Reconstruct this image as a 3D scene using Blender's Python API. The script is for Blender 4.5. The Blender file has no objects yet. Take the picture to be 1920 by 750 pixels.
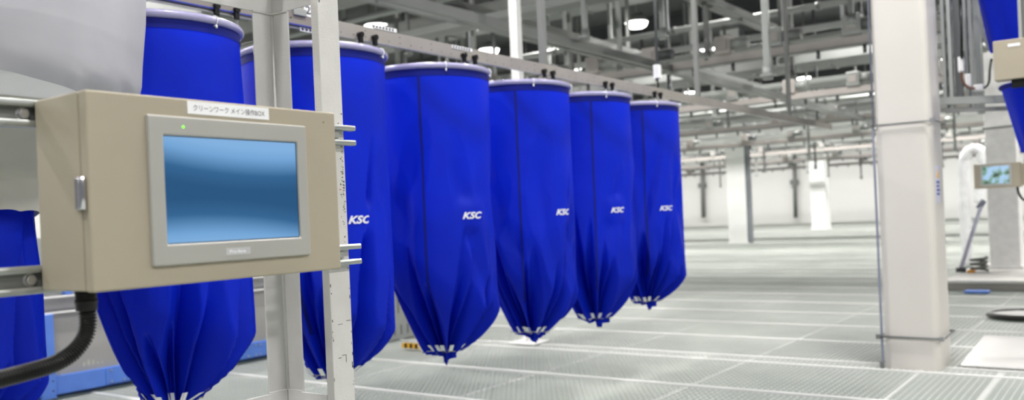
import bpy, bmesh, math, random
from mathutils import Vector, Matrix
random.seed(7)
PI = math.pi
sc = bpy.context.scene
C = bpy.context.collection

# ------------------------------------------------------------------ camera, world, exposure
FPX, PHI, RHO = 1650.0, math.radians(35.8), math.radians(2.5)
CX, CY = 960.0, 408.0                      # principal point in the 1920x750 frame
EYE = Vector((0, 0, 1.5))
FW = Vector((-math.sin(PHI), math.cos(PHI), 0))
R0 = Vector((math.cos(PHI), math.sin(PHI), 0))
UP = Vector((0, 0, 1))
RX = math.cos(RHO) * R0 - math.sin(RHO) * UP
UY = math.sin(RHO) * R0 + math.cos(RHO) * UP
cd = bpy.data.cameras.new('camera'); cam = bpy.data.objects.new('camera', cd); C.objects.link(cam)
m = Matrix((RX, UY, -FW)).transposed().to_4x4(); m.translation = EYE
cam.matrix_world = m
cd.sensor_width = 36; cd.lens = 36 * FPX / 1920
cd.shift_y = (CY - 375) / 1920
cd.clip_start = 0.05; cd.clip_end = 300
cd.dof.use_dof = True; cd.dof.focus_distance = 2.5; cd.dof.aperture_fstop = cd.lens / 10.5
sc.camera = cam
def at(x, y, ax, val):                     # the point of a world plane seen at a place of the photograph
    d = FW + RX * (x - CX) / FPX + UY * (CY - y) / FPX
    return EYE + d * ((val - EYE[ax]) / d[ax])

w = bpy.data.worlds.new('world'); sc.world = w; w.use_nodes = True
w.node_tree.nodes['Background'].inputs[0].default_value = (0.95, 0.98, 1, 1)
w.node_tree.nodes['Background'].inputs[1].default_value = 0.2  # even white fill added, entering by the open right and rear sides
vs = sc.view_settings
vs.view_transform = 'Standard'; vs.look = 'None'; vs.gamma = 1; vs.use_curve_mapping = False
vs.exposure = 0.0
LAMP_W = 212.0          # one high-bay lamp
LAMP_XS = [-17.1 + 5.35 * i for i in range(-4, 6)]
LAMP_YS = [17.7 + 5.15 * j for j in range(-4, 3)] + [33.1, 38.3, 48.6, 58.9, 69.2]
for lx in LAMP_XS:
    for ly in LAMP_YS:
        nm_ = 'high_bay_light' if ly < 30 else 'high_bay_light_far'
        ld = bpy.data.lights.get(nm_)
        if not ld:
            ld = bpy.data.lights.new(nm_, 'AREA'); ld.shape = 'DISK'; ld.size = 0.6
            ld.energy = LAMP_W * (1.15 if ly < 30 else 1.7); ld.color = (1.0, 0.985, 0.95)
        lo = bpy.data.objects.new('high_bay_light', ld); C.objects.link(lo); lo.location = (lx, ly, 6.785)

# ------------------------------------------------------------------ materials
def mat(name, col, rough=0.5, metal=0.0, var=0.06, scale=8.0, bump=0.0, bscale=120.0, emit=None, coat=0.0, spec=0.5):
    M = bpy.data.materials.new(name); M.use_nodes = True
    nt = M.node_tree; b = nt.nodes['Principled BSDF']
    b.inputs['Roughness'].default_value = rough; b.inputs['Metallic'].default_value = metal
    b.inputs['Specular IOR Level'].default_value = spec; b.inputs['Coat Weight'].default_value = coat
    tc = nt.nodes.new('ShaderNodeTexCoord'); n = nt.nodes.new('ShaderNodeTexNoise')
    n.inputs['Scale'].default_value = scale; n.inputs['Detail'].default_value = 4
    nt.links.new(tc.outputs['Object'], n.inputs['Vector'])
    r = nt.nodes.new('ShaderNodeValToRGB')
    r.color_ramp.elements[0].position = 0.3; r.color_ramp.elements[1].position = 0.7
    r.color_ramp.elements[0].color = [c * (1 - var) for c in col] + [1]
    r.color_ramp.elements[1].color = [min(1, c * (1 + var)) for c in col] + [1]
    nt.links.new(n.outputs['Fac'], r.inputs['Fac']); nt.links.new(r.outputs['Color'], b.inputs['Base Color'])
    if bump:
        n2 = nt.nodes.new('ShaderNodeTexNoise'); n2.inputs['Scale'].default_value = bscale
        nt.links.new(tc.outputs['Object'], n2.inputs['Vector'])
        bp = nt.nodes.new('ShaderNodeBump'); bp.inputs['Strength'].default_value = bump; bp.inputs['Distance'].default_value = 0.002
        nt.links.new(n2.outputs['Fac'], bp.inputs['Height']); nt.links.new(bp.outputs['Normal'], b.inputs['Normal'])
    if emit:
        b.inputs['Emission Color'].default_value = (*emit[0], 1); b.inputs['Emission Strength'].default_value = emit[1]
    return M
def cloth_mat(name, col, tcol, mix, var=0.08, scale=3.0, rough=0.6, spec=0.3, sheen=0.0):
    M = mat(name, col, rough, 0, var, scale, 0.25, 9.0, spec=spec)
    nt = M.node_tree; b = nt.nodes['Principled BSDF']; out = nt.nodes['Material Output']
    bp = [n for n in nt.nodes if n.type == 'BUMP'][0]; bp.inputs['Distance'].default_value = 0.012
    t = nt.nodes.new('ShaderNodeBsdfTranslucent'); t.inputs['Color'].default_value = (*tcol, 1)
    mx = nt.nodes.new('ShaderNodeMixShader'); mx.inputs[0].default_value = mix
    nt.links.new(b.outputs[0], mx.inputs[1]); nt.links.new(t.outputs[0], mx.inputs[2]); nt.links.new(mx.outputs[0], out.inputs[0])
    return M
M_blue = cloth_mat('blue_nylon', (0.0022, 0.019, 0.44), (0.001, 0.030, 1.0), 0.27, rough=0.55, spec=0.16)
M_hem = cloth_mat('blue_nylon_double', (0.004, 0.010, 0.20), (0.003, 0.006, 0.2), 0.12, spec=0.2)
M_linen_lit = cloth_mat('linen_lit_tone', (0.68, 0.68, 0.68), (0.8, 0.8, 0.8), 0.4, rough=0.85, spec=0.1)  # lower, lit part of the linen: the light is put into the colour
M_linen_shade = cloth_mat('linen_shade_tone', (0.48, 0.475, 0.52), (0.5, 0.5, 0.53), 0.2, rough=0.85, spec=0.1)  # upper part of the same linen, its shade put into the colour
M_cream_cloth = cloth_mat('cream_linen', (0.52, 0.50, 0.44), (0.5, 0.5, 0.45), 0.2, rough=0.85, spec=0.1)
M_hose = mat('lilac_hose', (0.37, 0.35, 0.56), 0.2, 0, 0.04, 30, 0.5, 350, coat=0.6)
M_logo = mat('white_print', (0.72, 0.72, 0.75), 0.6, 0, 0.02)
M_tab = mat('white_tab', (0.82, 0.83, 0.82), 0.6, 0, 0.02)
M_cord = mat('cord', (0.50, 0.50, 0.45), 0.6, 0, 0.1, 60)
M_tie = mat('clear_tie', (0.85, 0.85, 0.86), 0.25)
M_beige = mat('beige_enamel', (0.375, 0.33, 0.25), 0.42, 0, 0.03, 4, 0.25, 900)
M_bezel = mat('silver_bezel', (0.42, 0.41, 0.385), 0.38, 0.25, 0.03, 5, 0.15, 900)
M_black = mat('black_rubber', (0.006, 0.006, 0.006), 0.3, spec=0.35)
M_dark = mat('dark_gasket', (0.03, 0.025, 0.02), 0.5)
M_steel = mat('steel_plain', (0.55, 0.55, 0.56), 0.28, 0.9, 0.08, 20)
M_chrome = mat('chrome', (0.75, 0.74, 0.78), 0.12, 1.0, 0.02)
M_frame = mat('painted_frame', (0.60, 0.59, 0.58), 0.45, 0.15, 0.06, 9, 0.3, 300)
M_frame_light = mat('painted_frame_light', (0.60, 0.585, 0.57), 0.5, 0.0, 0.05, 12, 0.3, 300)
M_scuff = mat('black_scuff', (0.06, 0.06, 0.055), 0.8)
M_red = mat('red_mark', (0.5, 0.05, 0.05), 0.8)
M_strut = mat('galvanised_strut', (0.42, 0.44, 0.43), 0.35, 0.8, 0.1, 12)
M_label = mat('label_plate', (0.86, 0.86, 0.88), 0.35)
M_ink = mat('dark_ink', (0.04, 0.04, 0.045), 0.6)
M_led = mat('green_led', (0.1, 0.8, 0.05), 0.4, emit=((0.25, 1.0, 0.05), 1.4))
M_rail = mat('beige_rail', (0.32, 0.295, 0.27), 0.5, 0.1, 0.06, 6)
M_rail2 = mat('pink_beige_beam', (0.42, 0.385, 0.365), 0.5, 0.1, 0.06, 3)
M_blueline = mat('blue_strip', (0.03, 0.05, 0.35), 0.5)
M_pillar = mat('pillar_paint', (0.63, 0.60, 0.56), 0.5, 0, 0.025, 1.5)
M_pillar_white = mat('white_column_paint', (0.95, 0.95, 0.94), 0.5, 0, 0.02, 1.5)
M_postwhite = mat('white_post_paint', (0.80, 0.79, 0.78), 0.45)
M_grey = mat('grey_steel', (0.20, 0.205, 0.20), 0.45, 0.2, 0.08, 2)
M_greylight = mat('light_grey_steel', (0.33, 0.345, 0.33), 0.42, 0.2, 0.06, 2)
M_greydark = mat('dark_grey_steel', (0.09, 0.095, 0.10), 0.5, 0.2, 0.1, 2)
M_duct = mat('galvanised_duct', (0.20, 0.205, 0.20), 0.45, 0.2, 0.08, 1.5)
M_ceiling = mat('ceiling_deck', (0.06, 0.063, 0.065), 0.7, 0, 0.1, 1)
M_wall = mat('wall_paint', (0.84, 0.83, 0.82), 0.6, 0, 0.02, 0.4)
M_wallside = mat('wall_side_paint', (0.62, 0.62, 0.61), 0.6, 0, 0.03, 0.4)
M_grate = mat('galvanised_grate', (0.65, 0.67, 0.64), 0.35, 0.15, 0.05, 2)
M_gframe = mat('grate_frame', (0.74, 0.74, 0.72), 0.4, 0.2, 0.05, 2)
M_gframe2 = mat('grate_frame_dull', (0.60, 0.60, 0.58), 0.45, 0.1, 0.05, 2)
M_under = mat('lower_floor', (0.24, 0.30, 0.24), 0.10, 0, 0.45, 0.55, coat=0.3)
M_mblue = mat('machine_blue', (0.10, 0.22, 0.66), 0.4, 0, 0.05)
M_mblue_dark = mat('machine_blue_dark', (0.03, 0.07, 0.26), 0.45)
M_mgrey = mat('machine_panel', (0.42, 0.405, 0.385), 0.35, 0.4, 0.05, 1.2)
M_lamp = mat('lamp_glass', (0.9, 0.9, 0.9), 0.4, emit=((1, 0.99, 0.96), 6.0))
M_yellow = mat('hazard_yellow', (0.80, 0.42, 0.01), 0.5)
M_plate = mat('white_plate', (0.80, 0.78, 0.77), 0.22, 0.0, 0.02)
M_foil = mat('white_foil_duct', (0.86, 0.86, 0.88), 0.3, 0.1)
M_orange = mat('orange_bit', (0.75, 0.35, 0.05), 0.6)
M_edgeblue = mat('blue_grey_guard', (0.22, 0.23, 0.31), 0.5)

def screen_mat():
    M = bpy.data.materials.new('lit_screen'); M.use_nodes = True; nt = M.node_tree; b = nt.nodes['Principled BSDF']
    tc = nt.nodes.new('ShaderNodeTexCoord'); sp = nt.nodes.new('ShaderNodeSeparateXYZ')
    nt.links.new(tc.outputs['Generated'], sp.inputs[0])
    def math_(op, a, bb=None, v=None):
        n = nt.nodes.new('ShaderNodeMath'); n.operation = op; nt.links.new(a, n.inputs[0])
        if bb is not None: nt.links.new(bb, n.inputs[1])
        if v is not None: n.inputs[1].default_value = v
        return n.outputs[0]
    # bright bands at top and bottom of the picture, bulging in the middle
    yc = math_('SUBTRACT', sp.outputs['Y'], v=0.5)
    y2 = math_('MULTIPLY', yc, yc)
    tilt = math_('MULTIPLY', yc, v=0.10)
    bow = math_('MULTIPLY', y2, v=0.18)
    zc = math_('SUBTRACT', sp.outputs['Z'], v=0.45)
    zt = math_('ADD', zc, tilt)
    za = math_('ABSOLUTE', zt)
    zz = math_('SUBTRACT', za, bow)
    r = nt.nodes.new('ShaderNodeValToRGB'); e = r.color_ramp.elements
    e[0].position = 0.05; e[0].color = (0.014, 0.085, 0.21, 1)
    e[1].position = 0.48; e[1].color = (0.23, 0.45, 0.76, 1)
    x = e.new(0.20); x.color = (0.028, 0.125, 0.29, 1)
    x = e.new(0.38); x.color = (0.17, 0.38, 0.68, 1)
    nt.links.new(zz, r.inputs['Fac'])
    b.inputs['Base Color'].default_value = (0.005, 0.008, 0.012, 1); b.inputs['Roughness'].default_value = 0.25
    b.inputs['Specular IOR Level'].default_value = 0.3
    nt.links.new(r.outputs['Color'], b.inputs['Emission Color']); b.inputs['Emission Strength'].default_value = 0.95
    return M
M_screen = screen_mat()
def screen2_mat():
    M = bpy.data.materials.new('lit_camera_screen'); M.use_nodes = True; nt = M.node_tree; b = nt.nodes['Principled BSDF']
    tc = nt.nodes.new('ShaderNodeTexCoord'); n = nt.nodes.new('ShaderNodeTexNoise'); n.inputs['Scale'].default_value = 9
    nt.links.new(tc.outputs['Object'], n.inputs['Vector'])
    r = nt.nodes.new('ShaderNodeValToRGB'); e = r.color_ramp.elements
    e[0].position = 0.36; e[0].color = (0.04, 0.06, 0.06, 1); e[1].position = 0.56; e[1].color = (0.45, 0.68, 0.95, 1)
    x = e.new(0.46); x.color = (0.2, 0.38, 0.25, 1)
    nt.links.new(n.outputs['Fac'], r.inputs['Fac']); nt.links.new(r.outputs['Color'], b.inputs['Emission Color'])
    b.inputs['Base Color'].default_value = (0.01, 0.01, 0.01, 1); b.inputs['Emission Strength'].default_value = 0.9
    return M
M_screen2 = screen2_mat()

# ------------------------------------------------------------------ mesh helpers (all coordinates in metres, world space)
class MB:
    def __init__(s): s.v = []; s.f = []; s.smooth = set()
    def add(s, vs_, fs, smooth=False):
        o = len(s.v); s.v += [tuple(p) for p in vs_]
        for f in fs:
            if smooth: s.smooth.add(len(s.f))
            s.f.append([i + o for i in f])
        return s
    def box(s, x0, x1, y0, y1, z0, z1):
        p = [(x, y, z) for z in (z0, z1) for y in (y0, y1) for x in (x0, x1)]
        return s.add(p, [(0, 2, 3, 1), (4, 5, 7, 6), (0, 1, 5, 4), (2, 6, 7, 3), (0, 4, 6, 2), (1, 3, 7, 5)])
    def bar(s, a, b, wx, wy):            # rectangular bar between two points
        a = Vector(a); b = Vector(b); d = (b - a).normalized()
        u = Vector((0, 0, 1)) if abs(d.z) < 0.95 else Vector((0, 1, 0))
        e1 = d.cross(u).normalized(); e2 = e1.cross(d)
        p = [q + e1 * sx * wx / 2 + e2 * sy * wy / 2 for q in (a, b) for sx, sy in ((-1, -1), (1, -1), (1, 1), (-1, 1))]
        return s.add(p, [(3, 2, 1, 0), (4, 5, 6, 7), (0, 1, 5, 4), (1, 2, 6, 5), (2, 3, 7, 6), (3, 0, 4, 7)])
    def tube(s, pts, r, n=12, closed=False, cap=True):
        pts = [Vector(p) for p in pts]; N = len(pts); rr = r if isinstance(r, (list, tuple)) else [r] * N
        rings = []; prev = None
        for i, p in enumerate(pts):
            if closed: d = (pts[(i + 1) % N] - pts[i - 1]).normalized()
            else: d = (pts[min(i + 1, N - 1)] - pts[max(i - 1, 0)]).normalized()
            if prev is None:
                u = Vector((0, 0, 1)) if abs(d.z) < 0.9 else Vector((1, 0, 0))
                e1 = d.cross(u).normalized()
            else: e1 = (prev - d * prev.dot(d)).normalized()
            prev = e1; e2 = d.cross(e1)
            rings.append([p + (e1 * math.cos(2 * PI * k / n) + e2 * math.sin(2 * PI * k / n)) * rr[i] for k in range(n)])
        v = [q for g in rings for q in g]; f = []
        for i in range(N if closed else N - 1):
            j = (i + 1) % N
            for k in range(n):
                f.append((i * n + k, i * n + (k + 1) % n, j * n + (k + 1) % n, j * n + k))
        s.add(v, f, True)
        if cap and not closed:
            o = len(s.v) - len(v)
            s.f.append([o + k for k in range(n)][::-1]); s.f.append([o + (N - 1) * n + k for k in range(n)])
        return s
    def cyl(s, a, b, r, n=20): return s.tube([a, b], r, n)
    def prism(s, pts2, axis, lo, hi):     # polygon in the two other axes (in order) extruded along axis
        def P(q, t):
            l = list(q); l.insert(axis, t); return tuple(l)
        n = len(pts2); v = [P(q, lo) for q in pts2] + [P(q, hi) for q in pts2]
        f = [list(range(n))[::-1], [n + i for i in range(n)]] + [(i, (i + 1) % n, n + (i + 1) % n, n + i) for i in range(n)]
        return s.add(v, f)
    def build(s, name, material, parent=None, bevel=0.0, seg=2):
        xs = list(zip(*s.v))
        if parent is None: org = Vector(((min(xs[0]) + max(xs[0])) / 2, (min(xs[1]) + max(xs[1])) / 2, min(xs[2])))
        else: org = worigin(parent)
        me = bpy.data.meshes.new(name); me.from_pydata([tuple(Vector(p) - org) for p in s.v], [], s.f)
        for i in s.smooth: me.polygons[i].use_smooth = True
        bm = bmesh.new(); bm.from_mesh(me); bmesh.ops.recalc_face_normals(bm, faces=bm.faces); bm.to_mesh(me); bm.free()
        me.materials.append(material)
        o = bpy.data.objects.new(name, me); C.objects.link(o)
        if parent is None: o.location = org
        else: o.parent = parent
        if bevel:
            md = o.modifiers.new('bevel', 'BEVEL'); md.width = bevel; md.segments = seg; md.limit_method = 'ANGLE'; md.angle_limit = 0.6
        return o
def worigin(o):
    v = Vector((0, 0, 0))
    while o: v += o.location; o = o.parent
    return v
def tag(o, label, cat, group=None, kind=None):
    o['label'] = label; o['category'] = cat
    if group: o['group'] = group
    if kind: o['kind'] = kind
    return o
def thing(name, label, cat, loc=(0, 0, 0), group=None):
    o = bpy.data.objects.new(name, None); C.objects.link(o); o.location = loc; o.empty_display_size = 0.1
    return tag(o, label, cat, group)
def struct(o): o['kind'] = 'structure'; return o
def dup(root, loc, label=None, group=None, rotz=None, scale=None):
    r = root.copy(); C.objects.link(r); r.location = loc
    if rotz is not None: r.rotation_euler = (0, 0, rotz)
    if scale is not None: r.scale = scale
    if label: r['label'] = label
    if group: r['group'] = group
    for ch in list(root.children):
        c = ch.copy(); C.objects.link(c); c.parent = r
        for g in list(ch.children):
            d = g.copy(); C.objects.link(d); d.parent = c
    return r
def text_mesh(body, width, height, bold=0.0, shear=0.0, depth=0.0008, sub=0):
    cu = bpy.data.curves.new('lettering', 'FONT'); cu.body = body; cu.size = 1; cu.offset = bold; cu.shear = shear
    cu.extrude = 0.0; cu.resolution_u = 4
    to = bpy.data.objects.new('lettering', cu); C.objects.link(to)
    dg = bpy.context.evaluated_depsgraph_get(); dg.update()
    me = bpy.data.meshes.new_from_object(to.evaluated_get(dg)); bpy.data.objects.remove(to)
    bm = bmesh.new(); bm.from_mesh(me); bpy.data.meshes.remove(me)
    if sub:
        bmesh.ops.triangulate(bm, faces=bm.faces)
        bmesh.ops.subdivide_edges(bm, edges=[e for e in bm.edges], cuts=sub, use_grid_fill=True)
    xs = [v.co.x for v in bm.verts]; ys = [v.co.y for v in bm.verts]
    x0, x1, y0, y1 = min(xs), max(xs), min(ys), max(ys)
    for v in bm.verts: v.co = ((v.co.x - x0) / (x1 - x0) * width - width / 2, (v.co.y - y0) / (y1 - y0) * height - height / 2, 0)
    V = [tuple(v.co) for v in bm.verts]; Fs = [[v.index for v in f.verts] for f in bm.faces]; bm.free()
    return V, Fs
def text_on(parent, name, body, width, height, fn, material, **k):
    V, Fs = text_mesh(body, width, height, **k)
    mb = MB(); mb.add([fn(x, y) for x, y, z in V], Fs)
    return mb.build(name, material, parent)

# ------------------------------------------------------------------ setting: floor, walls, ceiling
XL, XR, YB, YF = -42.0, 12.0, -4.0, 75.0
def grate():
    mb = MB()
    x = XL
    while x < XR:                          # bearing bars along Y
        mb.box(x, x + 0.005, YB, YF, -0.014, 0.0); x += 0.052
    y = YB
    while y < YF:                          # cross bars along X
        mb.box(XL, XR, y, y + 0.006, -0.012, 0.002); y += 0.075
    return mb
fl = struct(grate().build('floor', M_grate))
mb = MB(); mb.box(XL - 2, XR + 6, YB - 4, YF + 2, -1.12, -1.05); u = struct(mb.build('floor', M_under)); u['label'] = 'glossy grey green lower floor below the mesh'
# panel frames of the raised mesh floor
mb = MB()
ys = [6.93, 8.22, 8.52] + [9.75 + 1.25 * k for k in range(52)] + [6.93 - 1.25 * k for k in range(1, 9)]
for y in ys: mb.box(XL, XR, y - 0.027, y + 0.027, -0.05, 0.012)
struct(mb.build('trim_1', M_gframe))
mb = MB()
for k in range(-26, 9):
    x = -1.66 + 1.56 * k
    mb.box(x - 0.016, x + 0.016, YB, YF, -0.05, -0.003)
mb.box(-1.07, -1.03, YB, YF, -0.05, -0.003)
struct(mb.build('trim_2', M_gframe2))
# joists and stub posts under the floor
mb = MB()
for y in [8.37 + 6.25 * k for k in range(-2, 11)]:
    mb.box(XL, XR, y - 0.08, y + 0.08, -0.30, -0.06)
struct(mb.build('trim_3', M_gframe))
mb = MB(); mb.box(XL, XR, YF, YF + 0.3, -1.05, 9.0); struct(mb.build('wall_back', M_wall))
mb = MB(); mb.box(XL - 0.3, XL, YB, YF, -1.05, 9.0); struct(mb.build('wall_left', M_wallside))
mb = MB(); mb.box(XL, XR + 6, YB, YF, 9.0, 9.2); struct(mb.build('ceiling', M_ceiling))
# darker lines and downpipes on the far wall
def wallpipe(px, y0, y1, lab):
    a = at(px, y0, 1, YF - 0.3); b = at(px + 3, y1, 1, YF - 0.3)
    t = thing('wall_pipe', lab, 'pipe', (b.x, b.y, b.z))
    MB().cyl(a, b, 0.17, 12).build('pipe', M_grey, t)
    MB().box(b.x - 0.3, b.x + 0.3, b.y - 0.2, b.y + 0.3, (a.z + b.z) / 2, (a.z + b.z) / 2 + 0.4).build('bracket', M_grey, t)
wallpipe(1316, 296, 408, 'thin grey downpipe on far wall, left of the white column')
wallpipe(1489, 284, 408, 'grey downpipe on far wall right of the dark sided column')
a = at(1285, 284, 1, YF - 0.4); b = at(1512, 282, 1, YF - 0.4)
tag(MB().bar((a.x - 6, a.y, a.z), (b.x, b.y, a.z - 0.1), 0.25, 0.30).build('wall_duct', M_grey), 'long grey horizontal duct high on the far wall', 'duct')

# ------------------------------------------------------------------ pillars
def rounded_rect(x0, x1, y0, y1, r, n=6):
    p = []
    for cx, cy, a0 in ((x1 - r, y0 + r, -90), (x1 - r, y1 - r, 0), (x0 + r, y1 - r, 90), (x0 + r, y0 + r, 180)):
        for k in range(n + 1):
            a = math.radians(a0 + 90 * k / n); p.append((cx + r * math.cos(a), cy + r * math.sin(a)))
    return p
t = thing('pillar', 'thick cream painted square pillar with thin steel bands standing right of centre', 'pillar', (-1.74, 8.6, 0))
mb = MB(); mb.prism(rounded_rect(-1.965, -1.50, 8.36, 8.90, 0.07), 2, -1.05, 9.0); mb.build('shaft', M_pillar, t)
MB().box(-1.985, -1.966, 8.348, 8.36, 0.02, 2.17).build('edge_guard', M_edgeblue, t)
MB().cyl((-1.975, 8.375, 2.17), (-1.975, 8.375, 6.0), 0.008).build('edge_cable', M_edgeblue, t)
for z, r_ in ((2.185, 0.007), (0.285, 0.011)):
    e = 0.012
    o = MB().tube([(-1.98 - e, 8.345, z), (-1.50, 8.345, z), (-1.47, 8.36, z), (-1.47, 8.9 + e, z), (-1.98 - e, 8.9 + e, z)], r_, 10, closed=True).build('band', M_grey, t)
    MB().box(-1.50, -1.46, 8.325, 8.36, z - 0.02, z + 0.02).build('clamp', M_steel, o)
    MB().box(-2.02, -1.985, 8.32, 8.36, z - 0.02, z + 0.02).build('clamp', M_grey, o)
MB().box(-2.0, -1.968, 8.34, 8.37, 0.0, 0.06).build('foot_bracket', M_grey, t)
# safety notice round the corner on its right face
n_ = thing('safety_notice', 'small blue and yellow notice taped to the right face of the pillar', 'sign', (-1.497, 8.62, 1.5))
MB().box(-1.499, -1.496, 8.46, 8.66, 1.47, 1.80).build('sheet', mat('notice_paper', (0.62, 0.62, 0.75), 0.5), n_)
MB().prism([(8.50, 1.69), (8.62, 1.69), (8.56, 1.77)], 0, -1.496, -1.4945).build('warning_triangle', M_yellow, n_)
for k in range(4): MB().box(-1.496, -1.4945, 8.49, 8.63 - 0.02 * (k % 2), 1.64 - 0.035 * k, 1.66 - 0.035 * k).build('text_line', M_blueline, n_)

def column(x0, x1, y0, y1, zb, zt, lab, mfront, mside=None):
    t = thing('column', lab, 'column', ((x0 + x1) / 2, (y0 + y1) / 2, zb))
    MB().box(x0, x1, y0, y1, zb, zt).build('shaft', mfront, t, 0.02)
    if mside: MB().box(x1, x1 + 0.06, y0 + 0.02, y1 - 0.02, zb, zt).build('side_slab', mside, t)  # thin slab, darker than the shaft, along the right side
    MB().box(x0 - 0.04, x1 + 0.04, y0 - 0.04, y1 + 0.04, zb, zb + 0.06).build('base', mfront, t)
    return t
column(-14.32, -13.50, 35.4, 35.95, 0, 9, 'far white column with a dark grey right side', M_pillar_white, mat('dark_side_panel', (0.16, 0.17, 0.19), 0.5))
column(-16.3, -15.45, 53.2, 54.2, 0, 9, 'faint white column far back, near the end wall', M_pillar_white)
# white girder line above the far columns
tag(MB().box(-41, -4, 35.96, 36.3, 4.05, 4.75).build('white_girder', M_pillar_white), 'long white girder across the hall above the far columns', 'girder')

# ------------------------------------------------------------------ raised platform, right column
t = thing('platform', 'low grey platform with beige kerb around the right hand column', 'platform', (0, 17.5, 0))
MB().box(-2.72, 6, 15.75, 20, 0.012, 0.13).build('kerb', mat('kerb_grey', (0.33, 0.31, 0.28), 0.6), t)  # kerb in a darker grey than the deck
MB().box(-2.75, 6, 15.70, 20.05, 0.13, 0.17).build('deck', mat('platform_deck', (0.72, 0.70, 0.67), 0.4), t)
column(-2.37, -1.87, 18.2, 18.75, 0.17, 8.5, 'white square column rising from the low platform at right', M_postwhite)
o = MB().tube([(-2.39, 18.17, 2.75), (-1.5, 18.17, 2.77)], 0.025, 8); o = o.build('pipe', M_grey); tag(o, 'thin grey pipe clipped across the platform column', 'pipe')
# leaning pole
a = at(1799, 496, 1, 17.4); b = at(1842, 378, 1, 17.9)
a.z = 0.19; t = thing('leaning_pole', 'pale lilac pole leaning against the platform column', 'pole', a)
MB().tube([a, b], 0.035, 10).build('shaft', mat('lilac_pole', (0.55, 0.55, 0.68), 0.4), t)
MB().tube([a + Vector((-0.06, 0, 0.03)), a + Vector((0.10, 0.02, 0.03))], 0.045, 10).build('foot', M_greydark, t)
c_ = a.lerp(b, 0.95); MB().tube([c_ - Vector((0.05, 0, 0.06)), c_ + Vector((0.05, 0, 0.08))], 0.05, 10).build('grip', M_edgeblue, t)
tag(MB().box(-2.62, -2.50, 17.3, 17.45, 0.17, 0.22).build('wood_offcut', M_orange, bevel=0.01), 'small tan offcut lying on the platform beside the pole', 'offcut')
# bunch of dark hose on platform
mb = MB(); mb.tube([(-2.45 + 0.13 * math.cos(k * 0.5), 17.5 + 0.13 * math.sin(k * 0.5), 0.2 + 0.006 * k) for k in range(40)], 0.025, 8)
tag(mb.build('coiled_hose', M_grey), 'grey hose coiled on the platform at the column foot', 'hose')
# foil duct arch
Yd = 20.6
P = [at(1811, 425, 1, Yd), at(1809, 380, 1, Yd), at(1807, 330, 1, Yd), at(1808, 298, 1, Yd), at(1815, 284, 1, Yd), at(1828, 278, 1, Yd), at(1840, 284, 1, Yd), at(1844, 305, 1, Yd), at(1838, 345, 1, Yd), at(1836, 385, 1, Yd)]
P[0].z = 0.02
pts = []; rr = []
for i in range(len(P) - 1):
    for k in range(10):
        pts.append(P[i].lerp(P[i + 1], k / 10)); rr.append(0.10 + 0.018 * (k % 2))
tag(MB().tube(pts, rr, 14).build('flexible_duct', M_foil), 'white ribbed flexible duct bent in an arch left of the platform column', 'duct')
# blue tray on the floor by the platform
tag(MB().box(-2.36, -2.02, 15.2, 15.45, 0.012, 0.05).build('blue_tray', M_mblue, bevel=0.01), 'small flat blue tray on the mesh floor in front of the platform', 'tray')
# plate on the mesh floor
tag(MB().prism([(-1.39, 8.62), (0.9, 8.62), (0.9, 10.57), (-1.46, 10.57)], 2, 0.012, 0.022).build('cover_plate', M_plate), 'large flat white plate lying on mesh floor right of the pillar', 'plate')
c_ = at(1925, 590, 2, 0.05)
t = thing('round_cover', 'white round cover with black rubber rim on floor at the right edge', 'cover', (c_.x, c_.y, 0.012))
MB().cyl((c_.x, c_.y, 0.012), (c_.x, c_.y, 0.06), 0.36, 40).build('disc', M_plate, t)
MB().tube([(c_.x + 0.40 * math.cos(q * PI / 20), c_.y + 0.40 * math.sin(q * PI / 20), 0.05) for q in range(40)], 0.035, 10, closed=True).build('rim', M_black, t)

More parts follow.
